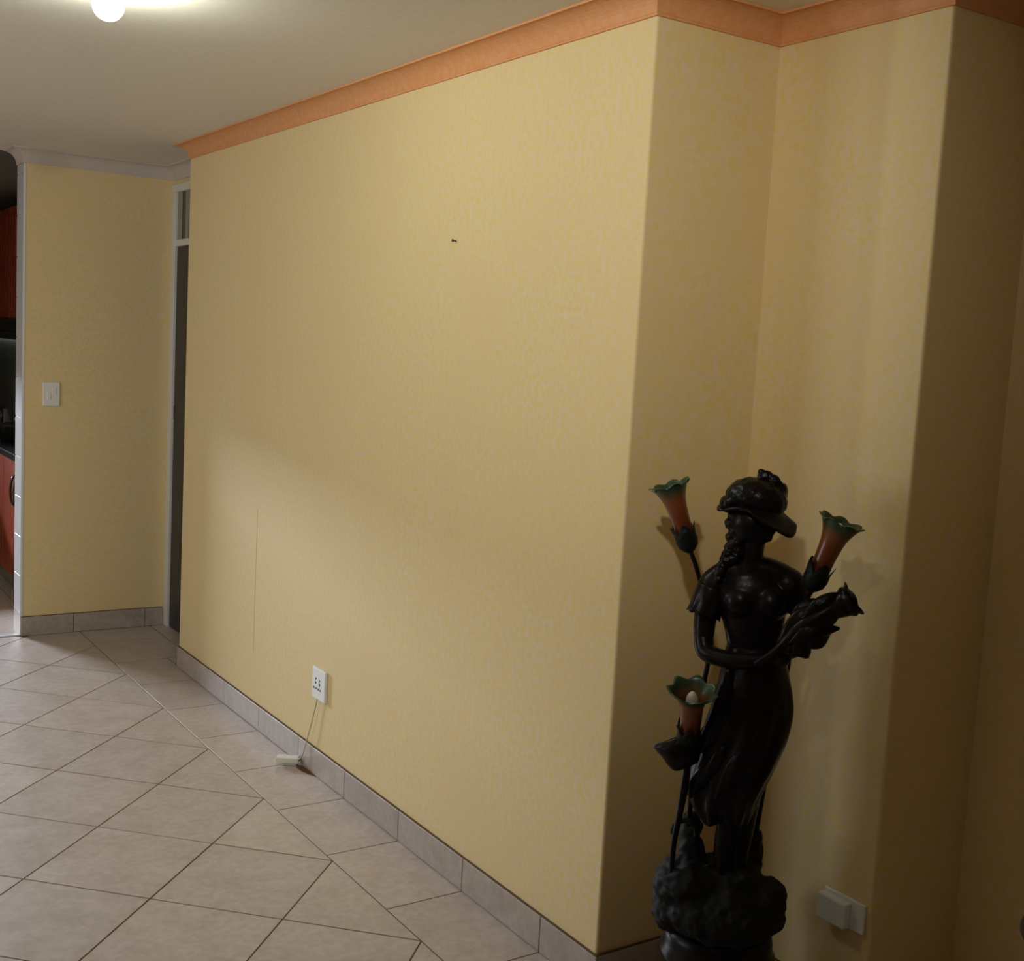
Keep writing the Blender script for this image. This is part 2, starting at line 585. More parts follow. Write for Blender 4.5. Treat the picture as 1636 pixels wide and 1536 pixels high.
# cornices: a cove profile swept along the walls with mitred corners
def cornice(name, path, m, c=0.062):
    prof = [(-0.002, -c), (0.006, -c), (0.006, -c + 0.006)]
    r = c - 0.012
    for k in range(9):
        th = math.pi / 2 * k / 8
        prof.append((0.007 + r - r * math.cos(th), -c + 0.007 + r * math.sin(th)))
    prof += [(c - 0.001, -0.006), (c, -0.006), (c, 0.002), (-0.002, 0.002)]
    bm = bmesh.new()
    rings = []
    P = [Vector(p) for p in path]
    for i, p in enumerate(P):
        d1 = (p - P[i - 1]).normalized() if i > 0 else None
        d2 = (P[i + 1] - p).normalized() if i < len(P) - 1 else None
        if d1 is None:
            d1 = d2
        if d2 is None:
            d2 = d1
        n1, n2 = Vector((d1.y, -d1.x)), Vector((d2.y, -d2.x))
        nv = (n1 + n2) / (1 + n1.dot(n2))
        rings.append([bm.verts.new((p.x + nv.x * o_, p.y + nv.y * o_, H + z_)) for o_, z_ in prof])
    for a, b in zip(rings, rings[1:]):
        for k in range(len(prof)):
            j = (k + 1) % len(prof)
            bm.faces.new((a[k], a[j], b[j], b[k]))
    bm.faces.new(rings[0])
    bm.faces.new(rings[-1])
    return structure(obj(name, tomesh(bm, name), m))

cornice('trim_1', [(X_DOOR, Y_END), (0, Y_END), (0, Y_NEAR), (X_ALC, Y_NEAR), (X_ALC, Y_ALC), (X_THIRD, Y_ALC), (X_THIRD, Y_BACK)], M_CORN)
cornice('trim_2', [(X_JAMB, Y_FAR + 0.16), (X_JAMB, Y_FAR), (X_DOOR, Y_FAR), (X_DOOR, Y_END)], M_CORNW, 0.066)

# baseboards of cut tiles
def base_run(name, p0, p1, joints, thick=0.009):
    """p0->p1 on the floor, room on the right-hand side; joints: distances of the tile joints from p0"""
    p0, p1 = Vector(p0), Vector(p1)
    L = (p1 - p0).length
    d = (p1 - p0) / L
    n = Vector((d.y, -d.x))
    rt = empty(name) if False else None
    bm = bmesh.new()
    def corners(s0, s1, o0, o1, z0, z1):
        vv = []
        for z in (z0, z1):
            for s, o_ in ((s0, o0), (s1, o0), (s1, o1), (s0, o1)):
                q = p0 + d * s + n * o_
                vv.append((q.x, q.y, z))
        return vv
    def prism(bm, vv):
        v = [bm.verts.new(x) for x in vv]
        for f in ((0, 1, 2, 3), (7, 6, 5, 4), (0, 4, 5, 1), (1, 5, 6, 2), (2, 6, 7, 3), (3, 7, 4, 0)):
            bm.faces.new([v[i] for i in f])
    prism(bm, corners(0.004, L - 0.002, -0.001, thick - 0.003, 0, BB_H + 0.003))
    root = structure(obj(name, tomesh(bm, name), M_GROUT))
    js = [0] + [j for j in sorted(joints) if 0.02 < j < L - 0.02] + [L]
    for a, b in zip(js, js[1:]):
        bm = bmesh.new()
        prism(bm, corners(a + 0.0015, b - (0.0015 if b < L else 0), 0.0005, thick, 0.001, BB_H))
        bmesh.ops.recalc_face_normals(bm, faces=bm.faces)
        bmesh.ops.bevel(bm, geom=list(bm.edges), offset=0.0012, segments=1, affect='EDGES')
        obj('baseboard_tile', tomesh(bm, 'baseboard_tile'), M_BASE, root)
    return root

base_run('baseboard_right', (0, Y_END), (0, Y_NEAR - 0.009), [Y_END - (J0 + k * TILE) for k in range(-1, 8)])
base_run('baseboard_return', (0, Y_NEAR), (X_ALC, Y_NEAR), [0.25])
base_run('baseboard_alcove', (X_ALC, Y_NEAR), (X_ALC, Y_ALC - 0.009), [0.2])
base_run('baseboard_step', (X_ALC, Y_ALC), (X_THIRD, Y_ALC), [0.2])
base_run('baseboard_near', (X_THIRD, Y_ALC), (X_THIRD, Y_BACK), [0.4 * k for k in range(1, 9)])
base_run('baseboard_far', (X_JAMB, Y_FAR), (X_DOOR - 0.02, Y_FAR), [0.259, 0.628])

# ------------------------------------------------------------------ door in the recess at the end of the main wall
door = structure(empty('door_1', (X_DOOR, (Y_END + Y_FAR) / 2, 0)))
def dbox(name, lo_, hi_, m, bev=0.002, parent=None):
    par = parent or door
    o = box(name, lo_, hi_, m, None, bev, 1)
    o.parent = par
    o.matrix_parent_inverse = Matrix.Translation(Vector(door.location)).inverted()
    return o
ZT, ZM = 2.335, 2.04
for (a, b) in ((Y_FAR - 0.06, Y_FAR - 0.001), (Y_END + 0.001, Y_END + 0.06)):
    dbox('jamb', (X_DOOR - 0.014, a, 0), (X_DOOR + 0.012, b, ZT - 0.04), M_FRAME)
dbox('frame_head', (X_DOOR - 0.014, Y_END + 0.001, ZT - 0.04), (X_DOOR + 0.10, Y_FAR - 0.001, ZT), M_FRAME)
dbox('transom_bar', (X_DOOR - 0.012, Y_END + 0.06, ZM - 0.022), (X_DOOR + 0.012, Y_FAR - 0.06, ZM + 0.012), M_FRAME)
for (a, b) in ((Y_FAR - 0.125, Y_FAR - 0.06), (Y_FAR - 0.235, Y_FAR - 0.185), (Y_END + 0.06, Y_END + 0.11)):
    dbox('glazing_bar', (X_DOOR - 0.002, a, ZM + 0.012), (X_DOOR + 0.012, b, ZT - 0.04), M_SASH)
for (a, b) in ((Y_FAR - 0.185, Y_FAR - 0.125), (Y_END + 0.11, Y_FAR - 0.235)):
    dbox('transom_pane', (X_DOOR + 0.002, a, ZM + 0.012), (X_DOOR + 0.008, b, ZT - 0.04), M_GLASSD, 0)
leaf = dbox('door_leaf', (X_DOOR + 0.0, Y_END + 0.062, 0.006), (X_DOOR + 0.04, Y_FAR - 0.062, ZM - 0.024), M_DOOR)
dbox('lock_plate', (X_DOOR - 0.003, Y_FAR - 0.080, 1.12), (X_DOOR + 0.002, Y_FAR - 0.066, 1.19), M_NAIL, 0.0005)
wall_block('wall_lintel', X_DOOR, 0.36, Y_END, Y_FAR, z0=ZT)
wall_block('wall_passage', X_DOOR + 0.105, 0.36, Y_END, Y_FAR, m=M_DOOR, z1=ZT)

# ------------------------------------------------------------------ tiled kitchen opening and the kitchen
jroot = structure(box('trim_3', (X_JAMB + 0.004, Y_FAR, 0.0), (X_JAMB + 0.0085, Y_FAR + 0.16, H), M_JGROUT))
jt = None
z = 0.11
while z < H - 0.07:
    z2 = min(z + 0.2, H - 0.066)
    bm = bmesh.new()
    box_into(bm, (X_JAMB - 0.001, Y_FAR + 0.006, z + 0.0015), (X_JAMB + 0.0045, Y_FAR + 0.16, z2 - 0.0015), 0.0015, 1)
    obj('jamb_tile', tomesh(bm, 'jamb_tile'), M_JTILE if z < 2.2 else M_JTILE, jroot)
    z += 0.2
box('edge_strip', (X_JAMB - 0.003, Y_FAR - 0.003, 0.10), (X_JAMB + 0.010, Y_FAR + 0.007, H - 0.066), M_JTILE, jroot, 0.0025)
box('jamb_tile', (X_JAMB - 0.001, Y_FAR + 0.0, 0.0), (X_JAMB + 0.0045, Y_FAR + 0.16, 0.108), M_BASE, jroot, 0.001)
structure(box('trim_4', (-1.95, Y_FAR + 0.012, -0.006), (X_JAMB, Y_FAR + 0.05, 0.004), M_JTILE, None, 0.002))

wall_block('wall_kitchen_right', 0.05, 0.36, Y_FAR + 0.16, 8.4, m=M_SPLASH)
# kitchen far wall with a window opening, beside a deeper scullery bay
WX0, WX1, WZ0, WZ1 = -2.45, -1.05, 0.95, 1.545
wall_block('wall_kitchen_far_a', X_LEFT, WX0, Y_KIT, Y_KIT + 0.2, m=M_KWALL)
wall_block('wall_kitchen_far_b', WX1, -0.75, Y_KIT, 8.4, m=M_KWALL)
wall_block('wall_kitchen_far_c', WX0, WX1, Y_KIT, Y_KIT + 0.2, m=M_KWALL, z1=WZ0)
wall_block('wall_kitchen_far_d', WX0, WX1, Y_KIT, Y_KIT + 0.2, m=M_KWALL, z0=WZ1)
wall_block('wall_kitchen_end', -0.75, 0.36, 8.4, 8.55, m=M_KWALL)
win = structure(empty('window_1', ((WX0 + WX1) / 2, Y_KIT, WZ0)))
for (lo_, hi_) in (((WX0, Y_KIT + .08, WZ0), (WX0 + .04, Y_KIT + .12, WZ1)), ((WX1 - .04, Y_KIT + .08, WZ0), (WX1, Y_KIT + .12, WZ1)),
                   ((WX0, Y_KIT + .08, WZ0), (WX1, Y_KIT + .12, WZ0 + .04))):
    o = box('window_frame', lo_, hi_, M_FRAME)
    o.parent = win
    o.matrix_parent_inverse = Matrix.Translation(Vector(win.location)).inverted()
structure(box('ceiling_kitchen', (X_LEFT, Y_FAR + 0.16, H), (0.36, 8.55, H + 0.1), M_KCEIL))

# base cabinets along the right kitchen wall
KX = -0.40
def base_cabinet(y0, y1, label):
    r = empty('base_cabinet', ((KX + 0.05) / 2, (y0 + y1) / 2, 0))
    inv = Matrix.Translation(Vector(r.location)).inverted()
    def p(name, lo_, hi_, m, bev=0.002, par=None):
        o = box(name, lo_, hi_, m, None, bev, 1)
        o.parent = par or r
        if par is None:
            o.matrix_parent_inverse = inv
        return o
    p('plinth', (KX + 0.05, y0, 0.001), (0.048, y1, 0.11), M_PLINTH)
    p('body', (KX + 0.02, y0, 0.11), (0.048, y1, 0.798), M_RED)
    hw = (y1 - y0) / 2
    for k in range(2):
        a, b = y0 + k * hw + 0.003, y0 + (k + 1) * hw - 0.003
        d = p('door', (KX, a, 0.115), (KX + 0.02, b, 0.793), M_RED, 0.004)
        yy = b - 0.045 if k == 0 else a + 0.045
        bm = bmesh.new()
        pts = [Vector((KX, yy, 0.54)), Vector((KX - 0.022, yy, 0.56)), Vector((KX - 0.032, yy, 0.63)), Vector((KX - 0.022, yy, 0.70)), Vector((KX, yy, 0.72))]
        tube(bm, [Vector(q) for q in catmull(pts, 5)], 0.007, 8)
        h = obj('handle', tomesh(bm, 'handle'), M_BLACK, None, True)
        h.parent = d
    tag(r, label, 'cabinet', 'red base cabinets in the kitchen')
base_cabinet(4.30, 5.14, 'red wooden kitchen base cabinet with black bow handles nearest the tiled opening')
base_cabinet(5.141, 5.94, 'red wooden kitchen base cabinet farther back behind the tiled opening')
tag(box('countertop', (KX - 0.02, 4.29, 0.80), (0.049, 6.6, 0.84), M_GRANITE, None, 0.004), 'black stone countertop on the red kitchen cabinets', 'countertop')
base_cabinet(5.941, 6.58, 'red wooden kitchen base cabinet at the far end of the counter')
def wall_cabinet(y0, y1, label):
    x0 = -0.20
    r = empty('wall_cabinet', (-0.07, (y0 + y1) / 2, 1.60))
    inv = Matrix.Translation(Vector(r.location)).inverted()
    def p(name, lo_, hi_, m, bev=0.002, par=None):
        o = box(name, lo_, hi_, m, None, bev, 1)
        o.parent = par or r
        if par is None:
            o.matrix_parent_inverse = inv
        return o
    p('body', (x0 + 0.02, y0, 1.60), (0.049, y1, 2.33), M_RED)
    hw = (y1 - y0) / 2
    for k in range(2):
        a, b = y0 + k * hw + 0.003, y0 + (k + 1) * hw - 0.003
        d = p('door', (x0, a, 1.605), (x0 + 0.02, b, 2.325), M_RED, 0.004)
        for s in range(3):
            w = (b - a - 0.06) / 3
            p('slat', (x0 - 0.005, a + 0.03 + s * w + 0.012, 1.65), (x0, a + 0.03 + (s + 1) * w - 0.012, 2.28), M_RED, 0.002, d)
    tag(r, label, 'cabinet', 'dark red wall cabinets in the kitchen')
wall_cabinet(5.45, 6.05, 'dark red slatted wall cabinet high in the kitchen nearest the opening')
wall_cabinet(6.06, 6.60, 'dark red slatted wall cabinet farther back above the counter')
# extractor hood under the wall cabinets
r = empty('extractor_hood', (-0.08, 6.0, 1.46))
inv = Matrix.Translation(Vector(r.location)).inverted()
for nm, lo_, hi_, m in (('casing', (-0.23, 5.5, 1.52), (0.049, 6.58, 1.598), M_BLACK), ('visor', (-0.25, 5.52, 1.47), (-0.17, 6.56, 1.52), M_BLACK), ('grille', (-0.16, 5.54, 1.505), (0.04, 6.54, 1.52), M_STEEL)):
    o = box(nm, lo_, hi_, m, None, 0.003, 1)
    o.parent = r
    o.matrix_parent_inverse = inv
tag(r, 'flat black extractor hood under the dark wall cabinets', 'hood')
# kettle on the counter
kx, ky = -0.28, 6.0
r = empty('kettle', (kx, ky, 0.8405))
bm = bmesh.new()
lathe(bm, [(0, 0), (0.085, 0), (0.09, 0.01), (0.088, 0.05), (0.075, 0.12), (0.062, 0.17), (0.058, 0.175), (0, 0.176)], 28)
obj('body', tomesh(bm, 'kettle_body'), M_STEEL, r, True)
bm = bmesh.new()
lathe(bm, [(0.058, 0.172), (0.055, 0.185), (0.03, 0.195), (0.01, 0.2), (0.012, 0.215), (0, 0.22)], 24)
obj('lid', tomesh(bm, 'kettle_lid'), M_BLACK, r, True)
bm = bmesh.new()
tube(bm, [Vector(q) for q in catmull([(0.0, -0.06, 0.17), (0, -0.11, 0.185), (0, -0.135, 0.14), (0, -0.12, 0.06), (0, -0.085, 0.035)], 6)], 0.011, 10)
obj('handle', tomesh(bm, 'kettle_handle'), M_BLACK, r, True)
bm = bmesh.new()
tube(bm, [Vector((0, 0.06, 0.11)), Vector((0, 0.10, 0.15)), Vector((0, 0.115, 0.17))], [0.022, 0.015, 0.011], 10)
obj('spout', tomesh(bm, 'kettle_spout'), M_STEEL, r, True)
tag(r, 'steel kettle with black handle and lid on the dark kitchen counter', 'kettle')

# dim strip light, invented to brighten the dark splashback wall
r = empty('added_strip_light', (0.05, 7.5, 1.47))
box('housing', (-0.03, -0.55, 0.0), (-0.0005, 0.55, 0.05), M_STEEL, r, 0.003)
box('tube', (-0.026, -0.53, -0.016), (-0.006, 0.53, -0.0005), emis('added_dim_glow', (0.85, 1.0, 0.92), 1.1), r, 0.004)
tag(r, 'added dim strip light brightening the grey-green kitchen splashback beyond the opening', 'lamp')
# saucepan on the counter
r = empty('saucepan', (-0.24, 5.62, 0.8405))
bm = bmesh.new()
lathe(bm, [(0, 0), (0.085, 0), (0.095, 0.008), (0.098, 0.09), (0.102, 0.094), (0.094, 0.094), (0.09, 0.012), (0, 0.012)], 32)
obj('pan', tomesh(bm, 'pan'), M_BLACK, r, True)
bm = bmesh.new()
lathe(bm, [(0.1, 0.0945), (0.09, 0.104), (0.04, 0.118), (0.012, 0.12), (0.016, 0.135), (0.012, 0.142), (0, 0.143)], 32)
obj('lid', tomesh(bm, 'pan_lid'), M_STEEL, r, True)
bm = bmesh.new()
tube(bm, [Vector((-0.05, 0.08, 0.07)), Vector((-0.10, 0.16, 0.085)), Vector((-0.13, 0.22, 0.09))], [0.008, 0.01, 0.009], 10)
obj('handle', tomesh(bm, 'pan_handle'), M_BLACK, r, True)
tag(r, 'black saucepan with a lid on the kitchen counter beside the kettle', 'saucepan')

# ------------------------------------------------------------------ ceiling lamps
def ceiling_lamp(x, y, glow, label):
    r = empty('ceiling_lamp', (x, y, H))
    bm = bmesh.new()
    lathe(bm, [(0, -0.0005), (0.055, -0.0005), (0.055, -0.008), (0.045, -0.016), (0.024, -0.018), (0.024, -0.03), (0, -0.03)], 32)
    obj('ceiling_rose', tomesh(bm, 'ceiling_rose'), M_WHITE, r, True)
    bm = bmesh.new()
    pr_ = [(0.0, -0.027), (0.016, -0.0275), (0.020, -0.0285)] + [(0.038 * math.sin(math.radians(a)), -0.055 + 0.038 * math.cos(math.radians(a))) for a in range(40, 180, 12)] + [(0, -0.093)]
    lathe(bm, pr_, 32)
    obj('bulb', tomesh(bm, 'bulb'), glow, r, True)
    return tag(r, label, 'lamp', 'ceiling lamps')
ceiling_lamp(-0.995, 0.68, M_GLOW1, 'lit round white ceiling lamp in the upper left of the ceiling')
# adjustable ceiling spotlight over the near part of the room, aimed at the main wall
def ceiling_spot(x, y, aim, watts, label):
    r = empty('ceiling_spotlight', (x, y, H))
    bm = bmesh.new()
    lathe(bm, [(0, -0.0005), (0.05, -0.0005), (0.05, -0.01), (0.04, -0.018), (0.008, -0.02), (0.008, -0.06), (0, -0.06)], 32)
    obj('ceiling_rose', tomesh(bm, 'ceiling_rose'), M_WHITE, r, True)
    q = (Vector(aim) - Vector((x, y, H - 0.07))).normalized()
    rot = Vector((0, 0, -1)).rotation_difference(q)
    bm = bmesh.new()
    lathe(bm, [(0, 0.035), (0.025, 0.033), (0.034, 0.02), (0.038, -0.03), (0.042, -0.06), (0.039, -0.06), (0.034, -0.03), (0.03, 0.015), (0, 0.02)], 32)
    c = obj('lamp_head', tomesh(bm, 'lamp_head'), M_WHITE, r, True)
    c.location = (0, 0, -0.07)
    c.rotation_mode = 'QUATERNION'
    c.rotation_quaternion = rot
    bm = bmesh.new()
    lathe(bm, [(0, -0.028), (0.033, -0.027), (0.033, -0.022), (0, -0.022)], 32)
    obj('lens', tomesh(bm, 'lens'), M_GLOW2, c, True)
    sd = bpy.data.lights.new('spot_beam', 'SPOT')
    sd.energy = watts
    sd.color = (1.0, 0.96, 0.85)
    sd.spot_size = math.radians(SPOT_DEG)
    sd.spot_blend = 1.0
    sd.shadow_soft_size = 0.035
    so = bpy.data.objects.new('spot_beam', sd)
    COL.objects.link(so)
    so.parent = c
    so.location = (0, 0, -0.066)
    return tag(r, label, 'lamp', 'ceiling lamps')
SPOT_DEG = 84
ceiling_spot(-1.42, -1.62, (0.0, 0.85, 1.8), LAMP_ROOM, 'adjustable white ceiling spotlight above the near part of the room')

# ------------------------------------------------------------------ nail, switch, sockets, adapter
bm = bmesh.new()
tube(bm, [Vector((0.01, 0, 0)), Vector((-0.012, 0, 0.002))], 0.002, 8)
tube(bm, [Vector((-0.011, 0, 0.002)), Vector((-0.0135, 0, 0.0022))], 0.0045, 10)
nl = obj('nail', tomesh(bm, 'nail'), M_NAIL)
nl.location = (0, 0.647, 1.891)
tag(nl, 'small dark nail sticking out of the yellow main wall', 'nail')

def local_boxes(r, parts, parent_map=None):
    made = {}
    for nm, lo_, hi_, m, bev, par in parts:
        made.setdefault(nm, None)
        made[nm] = box(nm, lo_, hi_, m, made[par] if par else r, bev, 2)
    return made
r = empty('light_switch', (-0.41, Y_FAR, 1.234))
mm = local_boxes(r, [('plate', (-0.041, -0.011, -0.061), (0.041, 0.0, 0.061), M_WHITE, 0.004, None),
                     ('rocker', (-0.022, -0.0145, -0.028), (-0.003, -0.009, 0.012), M_WHITE, 0.002, None),
                     ('rocker', (0.003, -0.0145, -0.004), (0.022, -0.009, 0.034), M_WHITE, 0.002, None)])
tag(r, 'white light switch on the yellow wall beside the kitchen opening', 'switch')

# socket on the main wall: faces -x, local +y along the wall
r = empty('wall_socket', (0, 1.458, 0.343))
local_boxes(r, [('plate', (-0.012, -0.056, -0.058), (0.0, 0.056, 0.058), M_WHITE, 0.004, None)])
for (yy, zz, s) in ((0.022, 0.018, .0045), (0.022, 0.003, .005), (-0.010, 0.016, .004), (-0.010, 0.001, .006), (0.036, -0.018, .0045), (0.018, -0.018, .0045), (0.0, -0.018, .0045), (-0.018, -0.018, .0045)):
    bm = bmesh.new()
    tube(bm, [Vector((-0.0125, yy, zz)), Vector((-0.006, yy, zz))], s, 10)
    obj('pin_hole', tomesh(bm, 'pin_hole'), M_SHADOWGAP, r)
tag(r, 'white double wall socket low on the main yellow wall with cord below', 'socket')

# adapter on the floor with its cord
r = empty('power_adapter', (-0.052, 1.615, 0.0), math.radians(-34))
bm = bmesh.new()
box_into(bm, (-0.042, -0.022, 0.010), (0.042, 0.022, 0.030), 0.0025, 2)
box_into(bm, (-0.020, -0.014, 0.0002), (0.034, 0.016, 0.012), 0.002, 2)
obj('casing', tomesh(bm, 'casing'), M_ADAPT, r)
bm = bmesh.new()
pw = [(-0.013, 1.462, 0.288), (-0.014, 1.478, 0.24), (-0.016, 1.505, 0.17), (-0.018, 1.535, 0.10), (-0.022, 1.550, 0.055), (-0.026, 1.565, 0.034), (-0.034, 1.582, 0.024)]
pts = [Vector(q) for q in catmull(pw, 6)]
iv = r.matrix_basis.inverted()
bm2 = bmesh.new()
tube(bm2, [iv @ q for q in pts], 0.0022, 8)
bm.free()
obj('cord', tomesh(bm2, 'cord'), M_CORD, r, True)
tag(r, 'small cream adapter box on the tiles with a thin cord up to the socket', 'adapter')

# socket in the alcove with a plugged-in square cover
r = empty('wall_socket', (X_ALC, -0.637, 0.318))
local_boxes(r, [('plate', (-0.010, -0.062, -0.036), (0.0, 0.060, 0.036), M_WHITE, 0.003, None),
                ('plug_cover', (-0.034, -0.024, -0.034), (-0.009, 0.060, 0.028), M_WHITE, 0.004, None)])
tag(r, 'white wall socket in the alcove with a square plug covering its left half', 'socket')

# ------------------------------------------------------------------ statue lamp in the alcove
O = Vector((0.10, -0.52, 0))
CV = Vector((-0.7071, -0.7071, 0))        # towards the room
RV = Vector((0.7071, -0.7071, 0))         # along the statue's width
def S(px, py, d=0.0):
    """point of the statue: position across (px), height (py) read off the photograph, d = metres towards the room"""
    v = _F + _R * ((px - 818) / FPX) + _U * ((768 - py) / FPX)
    t = ((O - CAM_POS).dot(CV) + d) / v.dot(CV)
    w = CAM_POS + v * t - O
    return w                                # relative to the statue's foot
PXM = 1 / (S(1150, 1100) - S(1151, 1100)).length   # pixels per metre
def k(px):
    return px / PXM
BR = Matrix((RV, -CV, Vector((0, 0, 1)))).transposed()   # local axes: across, away, up
def rotz_about(axis_deg_roll=0.0, pitch=0.0):
    return BR @ Matrix.Rotation(math.radians(axis_deg_roll), 3, 'Y') @ Matrix.Rotation(math.radians(pitch), 3, 'X')

st = empty('statue_lamp', tuple(O))
tag(st, 'dark bronze statue lamp of a woman in a hat with three flower shades', 'lamp')

# pedestal
zc = S(1148, 1490).z
ax = S(1148, 1480)
bm = bmesh.new()
prof = [(0, 0.001), (0.165, 0.001), (0.168, 0.02), (0.16, 0.035), (0.145, 0.045), (0.135, 0.07), (0.118, 0.09), (0.108, 0.13), (0.112, zc - 0.10),
        (0.118, zc - 0.07), (0.13, zc - 0.055), (0.132, zc - 0.04), (0.122, zc - 0.025), (0.125, zc - 0.01), (0.118, zc + 0.02), (0, zc + 0.02)]
lathe(bm, prof, 48, ax.x, ax.y)
obj('pedestal', tomesh(bm, 'pedestal'), M_BRONZE, st, True)

# rock base
def disp(me, amp, scale, seed=0.0):
    me.update()
    nrm = [v.normal.copy() for v in me.vertices]
    for v, n in zip(me.vertices, nrm):
        q = v.co * scale + Vector((seed, seed * 2, seed * 3))
        v.co += n * amp * (noise.noise(q) + 0.5 * noise.noise(q * 2.3))
bm = bmesh.new()
ellipsoid(bm, S(1148, 1443), (k(108), k(104), k(56)), BR, 28)
ellipsoid(bm, S(1100, 1412, 0.03), (k(56), k(60), k(44)), BR)
ellipsoid(bm, S(1222, 1437, 0.02), (k(34), k(44), k(36)), BR)
ellipsoid(bm, S(1160, 1408, -0.01), (k(66), k(66), k(44)), BR)
ellipsoid(bm, S(1075, 1450, 0.02), (k(36), k(44), k(38)), BR)
ellipsoid(bm, S(1190, 1380, -0.05), (k(30), k(34), k(56)), BR)
ellipsoid(bm, S(1205, 1345, -0.05), (k(15), k(20), k(22)), rotz_about(20))
ellipsoid(bm, S(1188, 1325, -0.05), (k(24), k(20), k(44)), rotz_about(-14))
ellipsoid(bm, S(1106, 1372, -0.02), (k(24), k(28), k(52)), BR)
ellipsoid(bm, S(1104, 1328, -0.03), (k(19), k(22), k(30)), BR)
me = remesh(bm, 'rock_base', 0.005, 3)
disp(me, 0.010, 22, 3.1)
disp(me, 0.004, 60, 1.7)
obj('rock_base', me, M_ROCK, st, True)
# broken hollow stump lip on the rock
bm = bmesh.new()
c0 = S(1094, 1330, 0.025)
pts = [c0 + BR @ Vector((k(19) * math.cos(a), 0, k(20) * math.sin(a))) for a in [math.pi * q / 12 for q in range(-1, 14)]]
tube(bm, pts, k(4.5), 8)
obj('stump_lip', tomesh(bm, 'stump_lip'), M_ROCK, st, True)

# figure: one fused surface (legs, torso, arms, neck, head)
bm = bmesh.new()
def limb(pts, n=6, seg=14):
    """pts: (px, py, d, radius_px)"""
    q = catmull([(*S(a, b, c), k(r_)) for a, b, c, r_ in pts], n)
    P = [Vector(x[:3]) for x in q]
    tube(bm, P, [x[3] for x in q], seg)
    ellipsoid(bm, P[0], (q[0][3],) * 3, None, 12)
    ellipsoid(bm, P[-1], (q[-1][3],) * 3, None, 12)
# torso
ellipsoid(bm, S(1199, 952, 0.0), (k(66), k(38), k(50)), rotz_about(4), 28)
ellipsoid(bm, S(1197, 922, 0.0), (k(50), k(28), k(26)), rotz_about(6), 24)
ellipsoid(bm, S(1147, 935, 0.0), (k(28), k(26), k(28)), BR)
ellipsoid(bm, S(1258, 938, 0.0), (k(30), k(26), k(32)), BR)
for i_ in range(9):
    t_ = i_ / 8
    hw_ = 58 - 14 * math.sin(math.pi * min(1, t_ * 1.25) / 2) + 4 * max(0, t_ - .6)
    ellipsoid(bm, S(1201 + 6 * t_, 962 + 96 * t_, 0.0), (k(hw_), k(36), k(26)), BR, 24)
ellipsoid(bm, S(1184, 962, 0.026), (k(29), k(27), k(28)), BR)
ellipsoid(bm, S(1232, 964, 0.026), (k(29), k(27), k(28)), BR)
limb([(1192, 908, 0.0, 24), (1228, 913, 0.0, 22), (1258, 928, 0.0, 22), (1268, 945, 0.0, 22)])
limb([(1192, 908, 0.0, 24), (1165, 914, 0.0, 22), (1143, 928, 0.0, 22)])
# neck and head (turned to the right, bowed)
limb([(1192, 912, 0.0, 27), (1197, 893, 0.004, 21), (1202, 876, 0.008, 19.5), (1203, 858, 0.01, 22)])
ellipsoid(bm, S(1202, 836, 0.012), (k(35), k(31), k(36)), rotz_about(14), 24)
ellipsoid(bm, S(1219, 846, 0.022), (k(19), k(19), k(25)), rotz_about(18), 20)
ellipsoid(bm, S(1228, 860, 0.028), (k(7), k(8), k(7)), BR, 12)      # chin
ellipsoid(bm, S(1238, 846, 0.03), (k(5), k(4), k(8)), rotz_about(25), 12)   # nose
ellipsoid(bm, S(1232, 854, 0.032), (k(5), k(5), k(3)), BR, 12)      # lips
# arms
limb([(1140, 935, 0.0, 25), (1130, 970, 0.006, 20), (1125, 1005, 0.015, 17.5), (1126, 1036, 0.03, 16), (1140, 1048, 0.048, 15), (1175, 1056, 0.075, 13.5), (1210, 1056, 0.09, 11), (1222, 1054, 0.094, 9.5)])
limb([(1262, 938, 0.0, 27), (1277, 968, 0.0, 20), (1286, 998, 0.008, 17), (1290, 1022, 0.03, 15), (1275, 1036, 0.055, 13), (1256, 1046, 0.082, 10), (1248, 1049, 0.09, 9)])
# hands
ellipsoid(bm, S(1234, 1052, 0.098), (k(15), k(8), k(8)), rotz_about(6), 16)
for i_, (dx, ln, rr) in enumerate(((0, 17, 3.6), (1, 20, 3.8), (1, 18, 3.6), (-1, 14, 3.2))):
    yy = 1046 + i_ * 5
    limb([(1242 + dx, yy, 0.104, rr + .4), (1250 + dx, yy - 1, 0.110, rr), (1242 + ln, yy + 1, 0.104, rr - .3), (1240 + ln, yy + 3, 0.094, rr - .7)], 3, 8)
limb([(1228, 1047, 0.102, 4.2), (1236, 1040, 0.110, 4), (1245, 1037, 0.112, 3.2)], 3, 8)
# legs and feet
limb([(1182, 1240, 0.0, 34), (1170, 1300, 0.01, 24), (1157, 1350, 0.022, 17), (1151, 1392, 0.034, 13), (1146, 1410, 0.045, 13), (1134, 1428, 0.068, 12), (1126, 1440, 0.086, 8)])
limb([(1190, 1240, -0.02, 34), (1186, 1310, -0.012, 22), (1181, 1360, 0.0, 17), (1179, 1396, 0.012, 13), (1182, 1412, 0.024, 13), (1190, 1426, 0.045, 11), (1196, 1434, 0.06, 7)])
me = remesh(bm, 'figure', 0.003, 16)
obj('figure', me, M_BRONZE, st, True)

